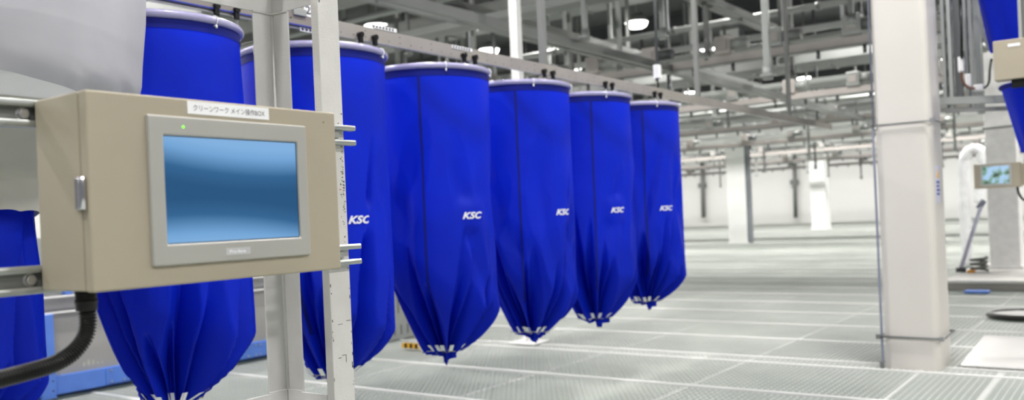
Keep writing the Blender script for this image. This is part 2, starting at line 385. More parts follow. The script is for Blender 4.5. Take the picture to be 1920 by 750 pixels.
# ------------------------------------------------------------------ blue bags
BAGX = -3.8; BR = 0.40; RIMZ = 2.441
class Bag:
    def __init__(s, yc, neck_z, seed, right_low=1.03, left_high=1.5, neckr=0.125, slack=1.0):
        s.c = Vector((BAGX, yc)); s.az = math.atan2(-yc, -BAGX); s.nz = neck_z; s.rl = right_low; s.lh = left_high; s.nr = neckr
        R = random.Random(seed); s.R = R
        s.cre = []
        n = 22
        for i in range(n):
            s.cre.append((2 * PI * (i + R.uniform(-0.35, 0.35)) / n, R.uniform(0.10, 0.24), R.uniform(0.35, 0.85), R.choice((0.35, 0.5, 0.7, 0.95, 1.2)) * R.uniform(0.9, 1.1), R.uniform(-0.25, 0.25)))
        s.low = [(R.randint(2, 7), R.uniform(0, 2 * PI), R.uniform(0.003, 0.007), R.uniform(-1.6, 1.6)) for _ in range(5)]
        s.dent = [(R.uniform(-1.4, 1.5), R.uniform(0.95, 1.75), R.uniform(0.14, 0.34), R.uniform(0.22, 0.5), R.uniform(0.03, 0.065), R.uniform(-0.7, 0.7)) for _ in range(13)]
        s.slack = slack
    def r(s, off, z):
        sn = math.sin(off)
        sh = 0.5 * (s.rl + s.lh) - 0.5 * (s.lh - s.rl) * sn
        ex = 1.65 + 0.65 * sn
        t = max(0.0, min(1.0, (sh - z) / (sh - s.nz)))
        base = BR - (BR - s.nr) * (t ** ex)
        msk = 1 - 0.92 * math.exp(-((abs(off - s.lo) / 0.30) ** 4) - ((z - 1.525) / 0.10) ** 4)
        q = 0.0; span = 1.0
        for a, w, dpt, tp, sl in s.cre:
            st = (s.nz + tp - z) / tp
            if st <= 0: continue
            d = abs((off - a - sl * (1 - st) * 0.6 - 0.35 * (1 - st) * math.sin(a) + PI) % (2 * PI) - PI)
            ww = w * (0.25 + 0.80 * min(1, st * 1.6))
            if d < ww: q = max(q, 2.1 * dpt * (st ** 0.85) * (1 - d / ww))
        base *= 1 - msk * min(0.68, q * (0.34 + 0.60 * t))
        base = min(base * (1 + 0.05 * min(1, t * 3)), BR * 0.995)
        zz = max(0.0, (RIMZ - z)) / 1.9
        for n, ph, am, sl in s.low: base += am * s.slack * min(1, zz * 3.0) * math.sin(n * off + ph + sl * zz * 2)
        for oa, oz, wa, wz, dp, sl in s.dent:
            da = (off - oa - sl * (z - oz) + PI) % (2 * PI) - PI
            e = (da / wa) ** 2 + ((z - oz) / wz) ** 2
            if e < 1: base -= msk * dp * (1 - math.sqrt(e)) * (0.6 + 0.4 * t)
        k = min(1.0, max(0.0, (z - 2.22) / 0.22))
        return base * (1 - k) + BR * k
    def mid(s, z):                         # the gathered bottom hangs a little off the rim's axis
        k = max(0.0, min(1.0, (1.15 - z) / 0.5)); k = 0.035 * k * k
        return s.c.x + 0.81 * k, s.c.y + 0.585 * k
    def p(s, off, z, out=0.0):
        r = s.r(off, z) + out; a = s.az + off; mx_, my_ = s.mid(z)
        return (mx_ + r * math.cos(a), my_ + r * math.sin(a), z)
def make_bag(yc, nz, seed, label, seam_off, logo_off, logo=True, ties=(0.15, 1.3, -1.0, 3.0), **kw):
    B = Bag(yc, nz, seed, **kw); B.lo = logo_off
    t = thing('laundry_bag', label, 'laundry bag', (BAGX, yc, nz), 'blue laundry bags hanging from the rail')
    NA, NZ = 320, 120
    def shell(z1, z0, nz_, out=0.0, a0=0, a1=2 * PI, na=NA, wrap=True):
        v = []; f = []
        cols = na if wrap else na + 1
        for j in range(nz_ + 1):
            z = z1 + (z0 - z1) * j / nz_
            for i in range(cols): v.append(B.p(a0 + (a1 - a0) * i / na, z, out))
        for j in range(nz_):
            for i in range(na):
                i2 = (i + 1) % cols if wrap else i + 1
                f.append((j * cols + i, j * cols + i2, (j + 1) * cols + i2, (j + 1) * cols + i))
        return MB().add(v, f, True)
    shell(RIMZ - 0.005, nz, NZ).build('body', M_blue, t)
    shell(RIMZ, RIMZ - 0.050, 3, 0.0025).build('hem', M_hem, t)
    shell(RIMZ - 0.050, nz + 0.25, 60, 0.0025, seam_off - 0.021, seam_off + 0.021, 3, False).build('seam', M_hem, t)
    # hose rim
    mb = MB(); mb.tube([(BAGX + (BR + 0.004) * math.cos(k * PI / 36), yc + (BR + 0.004) * math.sin(k * PI / 36), RIMZ + 0.012) for k in range(72)], 0.0185, 14, closed=True)
    rim = mb.build('hose_rim', M_hose, t)
    for of in ties:
        a = B.az + of; cr = Vector((BAGX + (BR + 0.004) * math.cos(a), yc + (BR + 0.004) * math.sin(a), RIMZ + 0.010)); er = Vector((math.cos(a), math.sin(a), 0))
        mb = MB(); mb.tube([cr + er * 0.0215 * math.cos(q * PI / 8) + UP * 0.0235 * math.sin(q * PI / 8) for q in range(16)], 0.0024, 6, closed=True)
        mb.cyl(cr + er * 0.012 - UP * 0.02, cr + er * 0.014 - UP * 0.034, 0.005, 8)
        mb.build('cable_tie', M_tie, rim)
    if logo:
        text_on(t, 'logo', 'KSC', 0.150, 0.0435, lambda x, y: B.p(logo_off + x / BR, 1.525 + y, 0.006), M_logo, bold=0.035, shear=0.32, sub=1)
    for yy in (0.33,):
        st = MB().tube([(BAGX + 0.09, yc + yy + 0.03, 2.49), (BAGX + 0.10, yc + 0.388, RIMZ + 0.02)], 0.004, 6).build('hanging_loop', M_black, rim)
    # drawstring with loops
    mb = MB(); n = 64
    ring = [B.p(2 * PI * k / n, nz + 0.006 + 0.004 * math.sin(5 * k), 0.006) for k in range(n)]
    mb.tube(ring, 0.0032, 6, closed=True)
    for k in range(0, n, 5):
        q = Vector(ring[k]); a = B.az + 2 * PI * k / n; er = Vector((math.cos(a), math.sin(a), 0)); et = Vector((-er.y, er.x, 0))
        mb.tube([q + et * 0.012 * math.cos(j * PI / 5) + (UP * 0.9 + er * 0.3) * 0.010 * math.sin(j * PI / 5) for j in range(10)], 0.0018, 5, closed=True)
    mb.build('drawstring', M_cord, t)
    for i in range(7):
        of = -1.25 + 2.4 * i / 6 + B.R.uniform(-0.12, 0.12)
        tl = B.R.uniform(-0.25, 0.25); w_ = 0.0135; h0, h1 = nz + 0.010, nz + 0.052
        tlt = math.sin(of) * 0.016 + tl * 0.02
        def q(z, s_): 
            p_ = Vector(B.p(of, z, 0.006 + max(B.r(of + g_, z) for g_ in (-0.18, -0.09, 0, 0.09, 0.18)) - B.r(of, z))); a = B.az + of; et = Vector((-math.sin(a), math.cos(a), 0))
            return p_ + et * (s_ * w_ + tlt * (z - h0) / (h1 - h0) * 1.0)
        pr_ = [q(h0, -1), q(h0, 1), q(h1, 1), q(h1, -1)]; a = B.az + of; er = Vector((math.cos(a), math.sin(a), 0)) * 0.0015
        MB().add(pr_ + [x + er for x in pr_], [(0, 1, 2, 3), (7, 6, 5, 4), (0, 4, 5, 1), (1, 5, 6, 2), (2, 6, 7, 3), (3, 7, 4, 0)]).build('tab', M_tab, t)
    # gathered tail below the string
    v = []; f = []; n = 60; m_ = 6; ta = B.R.uniform(0.1, 0.9)
    for j in range(m_ + 1):
        for i in range(n):
            of = 2 * PI * i / n
            d = (of - ta + PI) % (2 * PI) - PI
            L = 0.022 + 0.010 * math.sin(3 * of + seed) + 0.055 * math.exp(-(d / 0.55) ** 2)
            rr_ = B.r(of, nz) * (0.92 - 0.12 * j / m_ + 0.10 * math.sin(6 * of + j * 0.3 + seed) * j / m_)
            a = B.az + of; mx_, my_ = B.mid(nz); v.append((mx_ + rr_ * math.cos(a), my_ + rr_ * math.sin(a), nz - L * j / m_))
    for j in range(m_):
        for i in range(n): f.append((j * n + i, j * n + (i + 1) % n, (j + 1) * n + (i + 1) % n, (j + 1) * n + i))
    v.append((mx_, my_, nz - 0.012)); f += [(m_ * n + i, m_ * n + (i + 1) % n, len(v) - 1) for i in range(n)]
    MB().add(v, f, True).build('tail', M_blue, t)
    return B
make_bag(1.41, 0.70, 11, 'blue bag at the left edge with white linen draped over its top', -1.4, 0.7, False)
make_bag(2.41, 0.70, 12, 'large blue bag behind the control cabinet, bottom just inside the picture', -1.7, 0.7, False, ties=(0.72, -0.9, 3.0), neckr=0.15, right_low=1.12, left_high=1.62)
make_bag(3.41, 0.665, 13, 'blue bag behind the light steel upright, logo beside the upright', -0.33, 0.56, ties=(1.15, -0.8, 3.0), right_low=1.0)
make_bag(4.39, 0.645, 14, 'blue bag third from right... with whole logo and long tail', -0.14, 0.65, ties=(0.28, 1.32, -2.5), right_low=1.03)
make_bag(5.38, 0.64, 15, 'blue bag hanging in front of the white support post', 0.0, 0.86, ties=(0.32, 1.5, 3.0), right_low=1.05)
make_bag(6.33, 0.63, 16, 'second farthest blue bag with pointed bottom and small tail', 0.19, 0.72, ties=(0.5, -1.6, 3.0), right_low=1.12, left_high=1.35)
make_bag(7.27, 0.675, 17, 'farthest blue bag of the row with logo folded at its right', 0.17, 0.66, ties=(0.5, 1.5, 3.0), right_low=1.02)
for o in [x for x in C.objects if x.name.startswith('laundry_bag')]:
    if 'third from right' in o['label']: o['label'] = 'blue bag next right of the steel upright with fully visible logo and long tail'

# overhead rail above the bags
t = thing('bag_rail', 'beige steel rail with rivet holes running above the row of bags', 'rail', (BAGX, 5, 2.60))
mb = MB(); mb.prism([(BAGX + 0.02, 2.60), (BAGX + 0.035, 2.60), (BAGX + 0.035, 2.685), (BAGX - 0.02, 2.685), (BAGX - 0.02, 2.675), (BAGX + 0.025, 2.675), (BAGX + 0.025, 2.61), (BAGX + 0.02, 2.61)], 1, -0.5, 13.5)
mb2 = MB()
mb2.v = [(x, y, z) for (x, y, z) in mb.v]; mb2.f = mb.f; mb2.build('channel', M_rail, t)
MB().box(BAGX + 0.020, BAGX + 0.036, -0.5, 13.5, 2.597, 2.600).build('lower_lip', M_steel, t)
mb = MB()
for k in range(130):
    y = 0.2 + 0.1 * k
    for z in ((2.622,) if k % 3 else (2.622, 2.66)): mb.cyl((BAGX + 0.034, y, z), (BAGX + 0.0365, y, z), 0.0035, 8)
mb.build('rivets', M_dark, t)
t = thing('upper_guide', 'taupe guide plate with blue strip above the bag rail near the steel upright', 'guide plate', (-3.75, 3, 2.61))
MB().box(-3.762, -3.752, 1.0, 3.50, 2.610, 2.86).build('plate', mat('taupe_plate', (0.25, 0.225, 0.205), 0.45, 0.2, 0.05, 5), t)
MB().box(-3.752, -3.749, 1.0, 3.50, 2.608, 2.615).build('blue_edge', M_blueline, t)
mb = MB()
for k in range(12): mb.cyl((-3.752, 1.22 + 0.2 * k, 2.645), (-3.750, 1.22 + 0.2 * k, 2.645), 0.005, 8)
mb.build('screws', M_dark, t)
MB().box(-3.752, -3.738, 3.235, 3.325, 2.662, 2.702).build('connector', M_greylight, t, 0.003)
s_ = thing('route_sign', 'white sign with big black letters fixed above the rail by the upright', 'sign', (-3.745, 3.44, 2.66))
MB().box(-3.752, -3.749, 3.315, 3.50, 2.668, 2.772).build('plate', M_label, s_)
text_on(s_, 'lettering', '2ST8', 0.150, 0.048, lambda x, y: (-3.748, 3.40 + x, 2.705 + y), M_ink, bold=0.02)
for yy, zz, lab in ((3.40, 2.584, 'small white marker strip under the guide plate beside the upright'), (3.96, 2.686, 'white marker strip on the rail above the bag beside the upright'), (4.72, 2.662, 'pale marker strip on the rail left of the white support post')):
    s_ = thing('marker_strip', lab, 'label strip', (BAGX + 0.037, yy, zz))
    MB().box(BAGX + 0.0365, BAGX + 0.0395, yy - 0.11, yy + 0.11, zz, zz + 0.022).build('strip', M_label, s_)
    for k in range(7): MB().box(BAGX + 0.0395, BAGX + 0.0405, yy - 0.10 + 0.028 * k, yy - 0.085 + 0.028 * k, zz + 0.004, zz + 0.018).build('dark_mark', M_ink, s_)
# trolleys carrying the bags
def trolley(y, lab):
    t = thing('trolley', lab, 'trolley', (BAGX, y, 2.56), 'black trolleys on the bag rail')
    MB().box(BAGX + 0.04, BAGX + 0.065, y - 0.014, y + 0.014, 2.575, 2.635).build('bracket', M_black, t, 0.006)
    MB().cyl((BAGX + 0.036, y, 2.625), (BAGX + 0.070, y, 2.625), 0.016, 16).build('wheel', M_black, t)
    MB().tube([(BAGX + 0.055, y, 2.59), (BAGX + 0.055, y, 2.50), (BAGX + 0.09, y - 0.03, 2.485)], 0.005, 8).build('hook', M_steel, t)
for yc, nm in ((1.41, 'left edge bag'), (2.41, 'bag behind the cabinet'), (3.41, 'bag behind the light upright'), (4.39, 'bag with the fully visible logo'), (5.38, 'bag in front of the white post'), (6.33, 'second farthest bag'), (7.27, 'farthest bag')):
    for d, sd in ((0.33, 'nearer'), (0.45, 'farther')):
        trolley(yc + d, '%s black trolley of the pair above the %s' % (sd, nm))
# row rail suspension frames
for k, y in enumerate((2.9, 5.9, 8.9, 11.9)):
    lab = ('rail hanger near the cabinet', 'rail hanger above the bag before the white post', 'rail hanger beyond the farthest bag', 'last rail hanger at the far end of the bag rail')[k]
    t = thing('rail_hanger', 'grey steel ' + lab, 'hanger', (BAGX - 0.1, y, 2.685))
    MB().bar((BAGX - 0.08, y, 2.69), (BAGX - 0.08, y, 5.5), 0.05, 0.05).build('rod', M_grey, t)
    MB().box(BAGX - 0.12, BAGX + 0.03, y - 0.04, y + 0.04, 2.685, 2.70).build('foot', M_grey, t)

# ------------------------------------------------------------------ white linen over the left bag
def drape():
    t = thing('linen_bundle', 'white linen bundle draped over the left edge bag, ragged hem below', 'linen', (-3.5, 1.3, 1.6))
    cx, cy = -3.45, 1.27; az = math.atan2(-cy, -cx)
    def prof(z):
        pts_ = [(3.3, 0.765), (2.7, 0.757), (2.3, 0.745), (2.05, 0.72), (1.93, 0.68), (1.80, 0.56), (1.72, 0.485), (1.5, 0.46)]
        for (z1, r1), (z2, r2) in zip(pts_, pts_[1:]):
            if z >= z2:
                u_ = (z - z2) / (z1 - z2); return r2 + (r1 - r2) * u_
        return pts_[-1][1]
    def ctr(z):
        k = max(0, min(1, (2.0 - z) / 0.25)); return cx + (BAGX - cx) * k, cy + (1.41 - cy) * k
    def S(off, z, out=0):
        x0, y0 = ctr(z); r = prof(z) * 1.005 + out
        r += 0.006 * math.sin(7 * off + 2 * z) + 0.004 * math.sin(13 * off - 5 * z) + 0.010 * math.sin(3 * off + 6 * z) * max(0, min(1, 3.0 - z))
        if z < 2.0: r += 0.008 * math.sin(19 * off + 14 * z) + 0.006 * math.sin(31 * z + 5 * off)
        a = az + off; return (x0 + r * math.cos(a), y0 + r * math.sin(a), z)
    def sh(ztop, zbot, n=200, m_=50, out=0.0):
        v = []; f = []
        for j in range(m_ + 1):
            for i in range(n):
                of = -PI + 2 * PI * i / n; za, zb = ztop(of), zbot(of); z = za + (zb - za) * j / m_
                v.append(S(of, z, out))
        for j in range(m_):
            for i in range(n): f.append((j * n + i, j * n + (i + 1) % n, (j + 1) * n + (i + 1) % n, (j + 1) * n + i))
        return MB().add(v, f, True)
    edge = lambda of: 2.0 + 0.025 * math.cos((of - 0.0) * 2) - 0.06 * math.sin(of)   # lower edge of the outer wrap
    sh(lambda of: 3.3, edge, out=0.007).build('outer_wrap', M_linen_shade, t)
    sh(lambda of: 2.2, lambda of: 1.93, out=-0.008).build('inner_sheet', M_linen_lit, t)
    sh(lambda of: 1.945, lambda of: 1.597 + 0.006 * math.sin(5 * of) + 0.006 * math.sin(11 * of) + 0.012 * abs(math.sin(9 * of)), out=0.0).build('cream_hem', M_cream_cloth, t)
drape()
tag(MB().tube([(-3.45 + 0.745 * math.cos(k * PI / 24), 1.27 + 0.745 * math.sin(k * PI / 24), 3.3) for k in range(48)], 0.02, 8, closed=True).build('linen_hoop', M_steel), 'steel hoop carrying the white linen bundle above the left edge', 'hoop')

# ------------------------------------------------------------------ steel angle frame
t = thing('steel_frame', 'grey angle steel frame with light front upright carrying the control cabinet', 'frame', (-1.66, 1.44, 0))
W = 0.062
def angle_post(x, y, sx, sy, z0, z1, name, material, w=W, th=0.005):
    # corner at (x, y); flanges run along sx (X) and sy (Y)
    pts = [(x, y), (x + sx * w, y), (x + sx * w, y + sy * th), (x + sx * th, y + sy * th), (x + sx * th, y + sy * w), (x, y + sy * w)]
    mb = MB(); mb.prism(pts, 2, z0, z1); return mb.build(name, material, t, 0.0015)
rear = angle_post(-1.75, 1.4425, 1, -1, 0, 2.03, 'rear_upright', M_frame)
MB().cyl((-1.7435, 1.436, 1.1), (-1.7435, 1.436, 2.025), 0.005, 10).build('corner_fillet', M_frame, rear)
mb = MB(); mb.prism([(-1.6, 1.4345), (-1.575, 1.4345), (-1.575, 1.500), (-1.58, 1.500), (-1.58, 1.4395), (-1.6, 1.4395)], 2, 0, 2.16)
front = mb.build('front_upright', M_frame_light, t, 0.0012)
# scuffs, pencilled bracket and red mark on the front upright
mb = MB(); R = random.Random(3)
for k in range(80):
    z = 1.60 + R.gauss(0, 0.07); y = 1.494 - abs(R.gauss(0, 0.006)); mb.box(-1.5750, -1.5746, y, y + R.uniform(0.001, 0.004), z, z + R.uniform(0.0006, 0.003))
for k in range(22):
    z = 1.10 + R.random() * 0.33; y = R.choice((1.4355, 1.495)) + R.uniform(-0.0005, 0.002); mb.box(-1.5750, -1.5746, y, y + R.uniform(0.001, 0.003), z, z + R.uniform(0.001, 0.008))
for (y0, y1, z0, z1) in ((1.452, 1.462, 1.182, 1.1835), (1.464, 1.476, 1.187, 1.1885), (1.476, 1.4775, 1.170, 1.188), (1.455, 1.470, 1.262, 1.263), (1.482, 1.497, 1.268, 1.2695)):
    mb.box(-1.5750, -1.5745, y0, y1, z0, z1)
mb.build('scuff_marks', M_scuff, front)
MB().box(-1.5750, -1.5745, 1.478, 1.484, 1.585, 1.5865).build('red_mark', M_red, front)
# top and lower horizontal members, both along Y (to the left) and along X (to the front upright)
MB().box(-1.75, -1.745, -0.35, 1.4425, 2.03, 2.13).build('top_member', M_frame, t, 0.001)
MB().box(-1.745, -1.575, 1.4375, 1.4425, 2.03, 2.13).build('top_member', M_frame, t, 0.001)
MB().box(-1.7448, -1.7405, -0.35, 1.433, 1.035, 1.097).build('lower_member', M_frame, t, 0.001)
MB().box(-1.7405, -1.600, 1.433, 1.4373, 1.035, 1.097).build('lower_member', M_frame, t, 0.001)
MB().box(-1.75, -1.69, -0.35, 1.4425, 2.125, 2.13).build('top_flange', M_frame, t)
MB().box(-1.745, -1.69, -0.35, 1.38, 1.035, 1.040).build('lower_flange', M_frame, t)
MB().box(-1.69, -1.60, 1.385, 1.4375, 1.035, 1.040).build('lower_flange', M_frame, t)
mb = MB(); mb.tube([(-1.744, 1.378, 2.0295), (-1.744, 1.436, 2.0295), (-1.69, 1.436, 2.0295)], 0.0028, 8); mb.build('weld_bead', M_frame_light, t)
mb = MB()
mb.tube([(-1.744, 1.378, 1.0985), (-1.744, 1.436, 1.0985), (-1.69, 1.436, 1.0985)], 0.0028, 8)
mb.build('weld_bead', M_frame_light, t)
angle_post(-1.75, -0.35, 1, 1, 0, 2.03, 'rear_upright', M_frame)
mb = MB(); mb.prism([(-1.6, -0.30), (-1.575, -0.30), (-1.575, -0.365), (-1.6, -0.365)], 2, 0, 2.16); mb.build('front_upright', M_frame_light, t, 0.001)
MB().box(-1.75, -1.575, -0.355, -0.350, 2.03, 2.13).build('top_member', M_frame, t)
for y in (1.44, -0.35): MB().box(-1.78, -1.55, y - 0.07, y + 0.08, 0.002, 0.012).build('base_plate', M_frame, t)

# strut rails behind the cabinet
for z0, z1, nm, yr in ((1.692, 1.740, 'upper', 1.522), (1.404, 1.453, 'lower', 1.524)):
    t = thing('strut_rail', nm + ' galvanised strut rail holding the control cabinet to the uprights', 'rail', (-1.565, 0.6, z0))
    MB().box(-1.5745, -1.5715, -0.36, 1.36, z0 + 0.004, z1 - 0.004).build('web', M_grey, t)  # darker than the lips: shade inside the rail put into the colour
    for za, zb, s_ in ((z0, z0 + 0.0125, -1), (z1 - 0.0125, z1, 1)):
        # rolled lip
        yy0 = -0.36; n = 10
        prof = [(-1.5745, za), (-1.5565, za), (-1.5545, (za + zb) / 2 - 0.002), (-1.5545, (za + zb) / 2 + 0.002), (-1.5565, zb), (-1.5745, zb)]
        MB().prism(prof, 1, yy0, yr).build('lip', M_strut, t, 0.001)
    for y in (0.745, 1.467, -0.33):
        b_ = MB().tube([(-1.5715, y, (z0 + z1) / 2), (-1.563, y, (z0 + z1) / 2)], 0.0095, 6).build('bolt', M_steel if y != 1.467 else M_greylight, t, 0.001)
        MB().tube([(-1.5735, y, (z0 + z1) / 2), (-1.571, y, (z0 + z1) / 2)], 0.012, 18).build('washer', M_steel, b_)

# ------------------------------------------------------------------ control cabinet
BX0, BX1 = -1.5545, -1.387
t = thing('control_cabinet', 'beige control cabinet with large lit blue touch screen and Japanese label', 'control cabinet', (-1.47, 1.03, 1.407))
body = MB().box(BX0, -1.4125, 0.757, 1.298, 1.409, 1.738).build('body', M_beige, t, 0.003)
MB().box(-1.4125, -1.4090, 0.7615, 1.2935, 1.4135, 1.7335).build('gasket', M_dark, t)
door = MB().box(-1.4090, BX1, 0.7565, 1.2985, 1.4075, 1.7385).build('door', M_beige, t, 0.004, 3)
MB().tube([(BX1 - 0.001, 1.265, 1.716), (BX1 + 0.001, 1.265, 1.716)], 0.0012, 10).build('pin_hole', M_dark, door)
# hinge on the left
hz0, hz1 = 1.543, 1.597
h = MB().tube([(-1.398, 0.7505, hz0), (-1.398, 0.7505, hz1)], 0.0065, 16).build('hinge', M_chrome, door, 0.0008)
MB().box(-1.425, -1.4115, 0.7525, 0.7570, hz0 + 0.001, hz1 - 0.001).build('hinge_leaf', M_chrome, h, 0.001)
MB().box(-1.4105, -1.404, 0.7500, 0.7565, hz0, hz1).build('hinge_leaf', M_chrome, h, 0.002)
# touch panel
Y0, Y1, Z0, Z1 = 0.861, 1.210, 1.4425, 1.7045
SY0, SY1, SZ0, SZ1 = 0.8895, 1.1855, 1.4795, 1.6700
mb = MB()
xo, xi = BX1, BX1 + 0.008
o4 = [(Y0, Z0), (Y1, Z0), (Y1, Z1), (Y0, Z1)]; i4 = [(SY0, SZ0), (SY1, SZ0), (SY1, SZ1), (SY0, SZ1)]
v = [(xo, *p) for p in o4] + [(xi, *p) for p in o4] + [(xi, *p) for p in i4] + [(xi - 0.005, *p) for p in i4]
f = []
for k in range(4):
    j = (k + 1) % 4
    f += [(k, j, 4 + j, 4 + k), (4 + k, 4 + j, 8 + j, 8 + k), (8 + k, 8 + j, 12 + j, 12 + k)]
mb.add(v, f); bez = mb.build('touch_panel_bezel', M_bezel, t, 0.003, 3)
sc_ = MB().box(xi - 0.006, xi - 0.0045, SY0 + 0.0015, SY1 - 0.0015, SZ0 + 0.0015, SZ1 - 0.0015).build('screen', M_screen, bez); sc_['label'] = 'lit blue screen'
MB().box(xi - 0.0062, xi - 0.0058, SY0 - 0.001, SY1 + 0.001, SZ0 - 0.001, SZ1 + 0.001).build('screen_gap', M_dark, bez)
MB().tube([(xi - 0.0005, 0.9285, 1.686), (xi + 0.0008, 0.9285, 1.686)], 0.0024, 12).build('power_light', M_led, bez)
MB().box(xi, xi + 0.0004, 1.007, 1.061, 1.4535, 1.4665).build('badge', mat('badge_silver', (0.56, 0.56, 0.57), 0.3, 0.2), bez)
text_on(bez, 'maker_name', 'Pro-face', 0.036, 0.0065, lambda x, y: (xi + 0.0008, 1.032 + x, 1.460 + y), M_label, bold=0.03)
lp = MB().box(BX1, BX1 + 0.0015, 0.9435, 1.1235, 1.7115, 1.7345).build('label_plate', M_label, t)
text_on(lp, 'lettering', 'クリーンワーク メイン操作BOX', 0.158, 0.0118, lambda x, y: (BX1 + 0.0019, 1.0340 + x, 1.7230 + y), M_ink)
# cable gland and corrugated conduit
t = thing('cable_conduit', 'black corrugated conduit curving from below the control cabinet to the left', 'conduit', (-1.48, 0.79, 1.30))
g = MB().cyl((-1.48, 0.794, 1.372), (-1.48, 0.794, 1.4090), 0.0175, 28).build('connector', M_black, t, 0.002)
MB().cyl((-1.48, 0.794, 1.385), (-1.48, 0.794, 1.392), 0.0185, 28).build('connector_ring', M_black, g)
ctrl = [Vector(p) for p in ((-1.48, 0.794, 1.375), (-1.48, 0.795, 1.350), (-1.48, 0.787, 1.325), (-1.48, 0.765, 1.303), (-1.48, 0.733, 1.290), (-1.48, 0.69, 1.284), (-1.48, 0.64, 1.279), (-1.48, 0.55, 1.268), (-1.49, 0.40, 1.235), (-1.50, 0.2, 1.15))]
def catmull(P, n):
    out = []
    for i in range(len(P) - 1):
        p0 = P[max(i - 1, 0)]; p1 = P[i]; p2 = P[i + 1]; p3 = P[min(i + 2, len(P) - 1)]
        for k in range(n):
            s_ = k / n; out.append(0.5 * ((2 * p1) + (-p0 + p2) * s_ + (2 * p0 - 5 * p1 + 4 * p2 - p3) * s_ ** 2 + (-p0 + 3 * p1 - 3 * p2 + p3) * s_ ** 3))
    out.append(P[-1]); return out
cp = catmull(ctrl, 60)
# resample by arc length
L = [0]
for a, b in zip(cp, cp[1:]): L.append(L[-1] + (b - a).length)
pts = []; rr = []; s_ = 0; i = 0; step = 0.00062
while s_ < L[-1]:
    while L[i + 1] < s_: i += 1
    pts.append(cp[i].lerp(cp[i + 1], (s_ - L[i]) / (L[i + 1] - L[i])))
    ph = (s_ % 0.0050) / 0.0050; rr.append(0.0116 + 0.0030 * max(0.0, min(1.0, 1.6 * math.sin(ph * 2 * PI) + 0.5))); s_ += step
MB().tube(pts, rr, 20).build('corrugated_tube', M_black, t)

# ------------------------------------------------------------------ conveyor machine behind the bags (left)
MX = -8.2
t = thing('conveyor_machine', 'long grey panelled conveyor machine with light blue frame behind the bags', 'machine', (MX, 5.5, 0.0))
MB().box(MX - 1.4, MX - 0.03, 0.5, 8.9, 0.20, 0.80).build('side_panel', M_mgrey, t)
MB().box(MX - 1.4, MX + 0.02, 0.5, 8.9, 0.055, 0.225).build('sill_channel', M_mblue, t, 0.004)
MB().box(MX - 1.3, MX - 0.10, 0.5, 8.9, 0.012, 0.055).build('kick_plate', M_mblue_dark, t)
for y in (0.9, 3.93, 8.7):
    p_ = MB().box(MX + 0.0, MX + 0.05, y, y + 0.13, 0.03, 0.80).build('frame_upright', M_mblue, t, 0.004)
    for z in (0.10, 0.19): MB().cyl((MX + 0.049, y + 0.10, z), (MX + 0.052, y + 0.10, z), 0.008, 10).build('bolt_hole', M_dark, p_)
for z0, z1, nm, mt in ((0.80, 0.815, 'top_rail', M_chrome), (0.945, 0.96, 'top_rail', M_chrome)):
    MB().box(MX - 0.02, MX + 0.03, 0.5, 8.9, z0, z1).build(nm, M_plate, t)
MB().box(MX - 1.2, MX - 0.06, 0.5, 8.9, 0.80, 0.945).build('upper_panel', mat('machine_panel_dark', (0.28, 0.275, 0.28), 0.4, 0.4), t)
MB().box(MX - 0.9, MX - 0.5, 0.5, 8.9, 0.945, 1.5).build('rear_hood', M_greylight, t)
for y in (4.32, 4.48, 6.9): MB().box(MX - 0.30, MX - 0.22, y, y + 0.07, 0.95, 1.25).build('blue_stanchion', M_mblue, t)
bl = MB().box(MX + 0.02, MX + 0.026, 4.55, 6.60, 0.065, 0.215).build('splice_plate', M_mblue, t)
for y in (4.60, 4.73, 4.79, 4.95, 5.2, 6.20, 6.30, 6.36, 6.50):
    for z in (0.085, 0.195): MB().tube([(MX + 0.026, y, z), (MX + 0.036, y, z)], 0.010, 6).build('bolt', M_steel, bl)
mk = MB()
for k in range(5): mk.box(MX - 0.0299, MX - 0.0285, 4.36 + 0.045 * k, 4.375 + 0.045 * k, 0.27, 0.27 + 0.03 + 0.02 * math.sin(k * 1.3))
mk.build('chalk_marks', mat('chalk', (0.55, 0.55, 0.45), 0.8), t)
# vented casing at the machine's far end
t = thing('vented_casing', 'light grey slotted casing at the far end of the conveyor machine', 'casing', (MX + 0.3, 8.9, 0.012))
MB().box(MX + 0.05, MX + 0.45, 7.9, 8.6, 0.012, 0.95).build('shell', M_greylight, t, 0.01)
for k in range(5): MB().box(MX + 0.449, MX + 0.452, 7.98 + 0.12 * k, 8.00 + 0.12 * k, 0.08, 0.2).build('slot', M_greydark, t)
for k in range(3): MB().box(MX + 0.449, MX + 0.452, 7.98 + 0.2 * k, 8.00 + 0.2 * k, 0.35, 0.85).build('slot', M_greydark, t)
# hazard striped bar
t = thing('hazard_bar', 'yellow and black striped floor bar low behind the long tailed bag', 'bar', (-7.4, 8.2, 0.012))
a = at(757, 647, 2, 0.06); b = at(806, 651, 2, 0.06); n = 10
for k in range(n):
    p0 = a.lerp(b, k / n); p1 = a.lerp(b, (k + 1) / n)
    MB().bar(p0, p1, 0.06, 0.055).build('stripe', M_yellow if k % 2 == 0 else M_black, t)
p0 = a.lerp(b, 0.75); MB().box(p0.x - 0.03, p0.x + 0.03, p0.y - 0.03, p0.y + 0.03, 0.012, 0.13).build('end_post', M_yellow, t, 0.01)

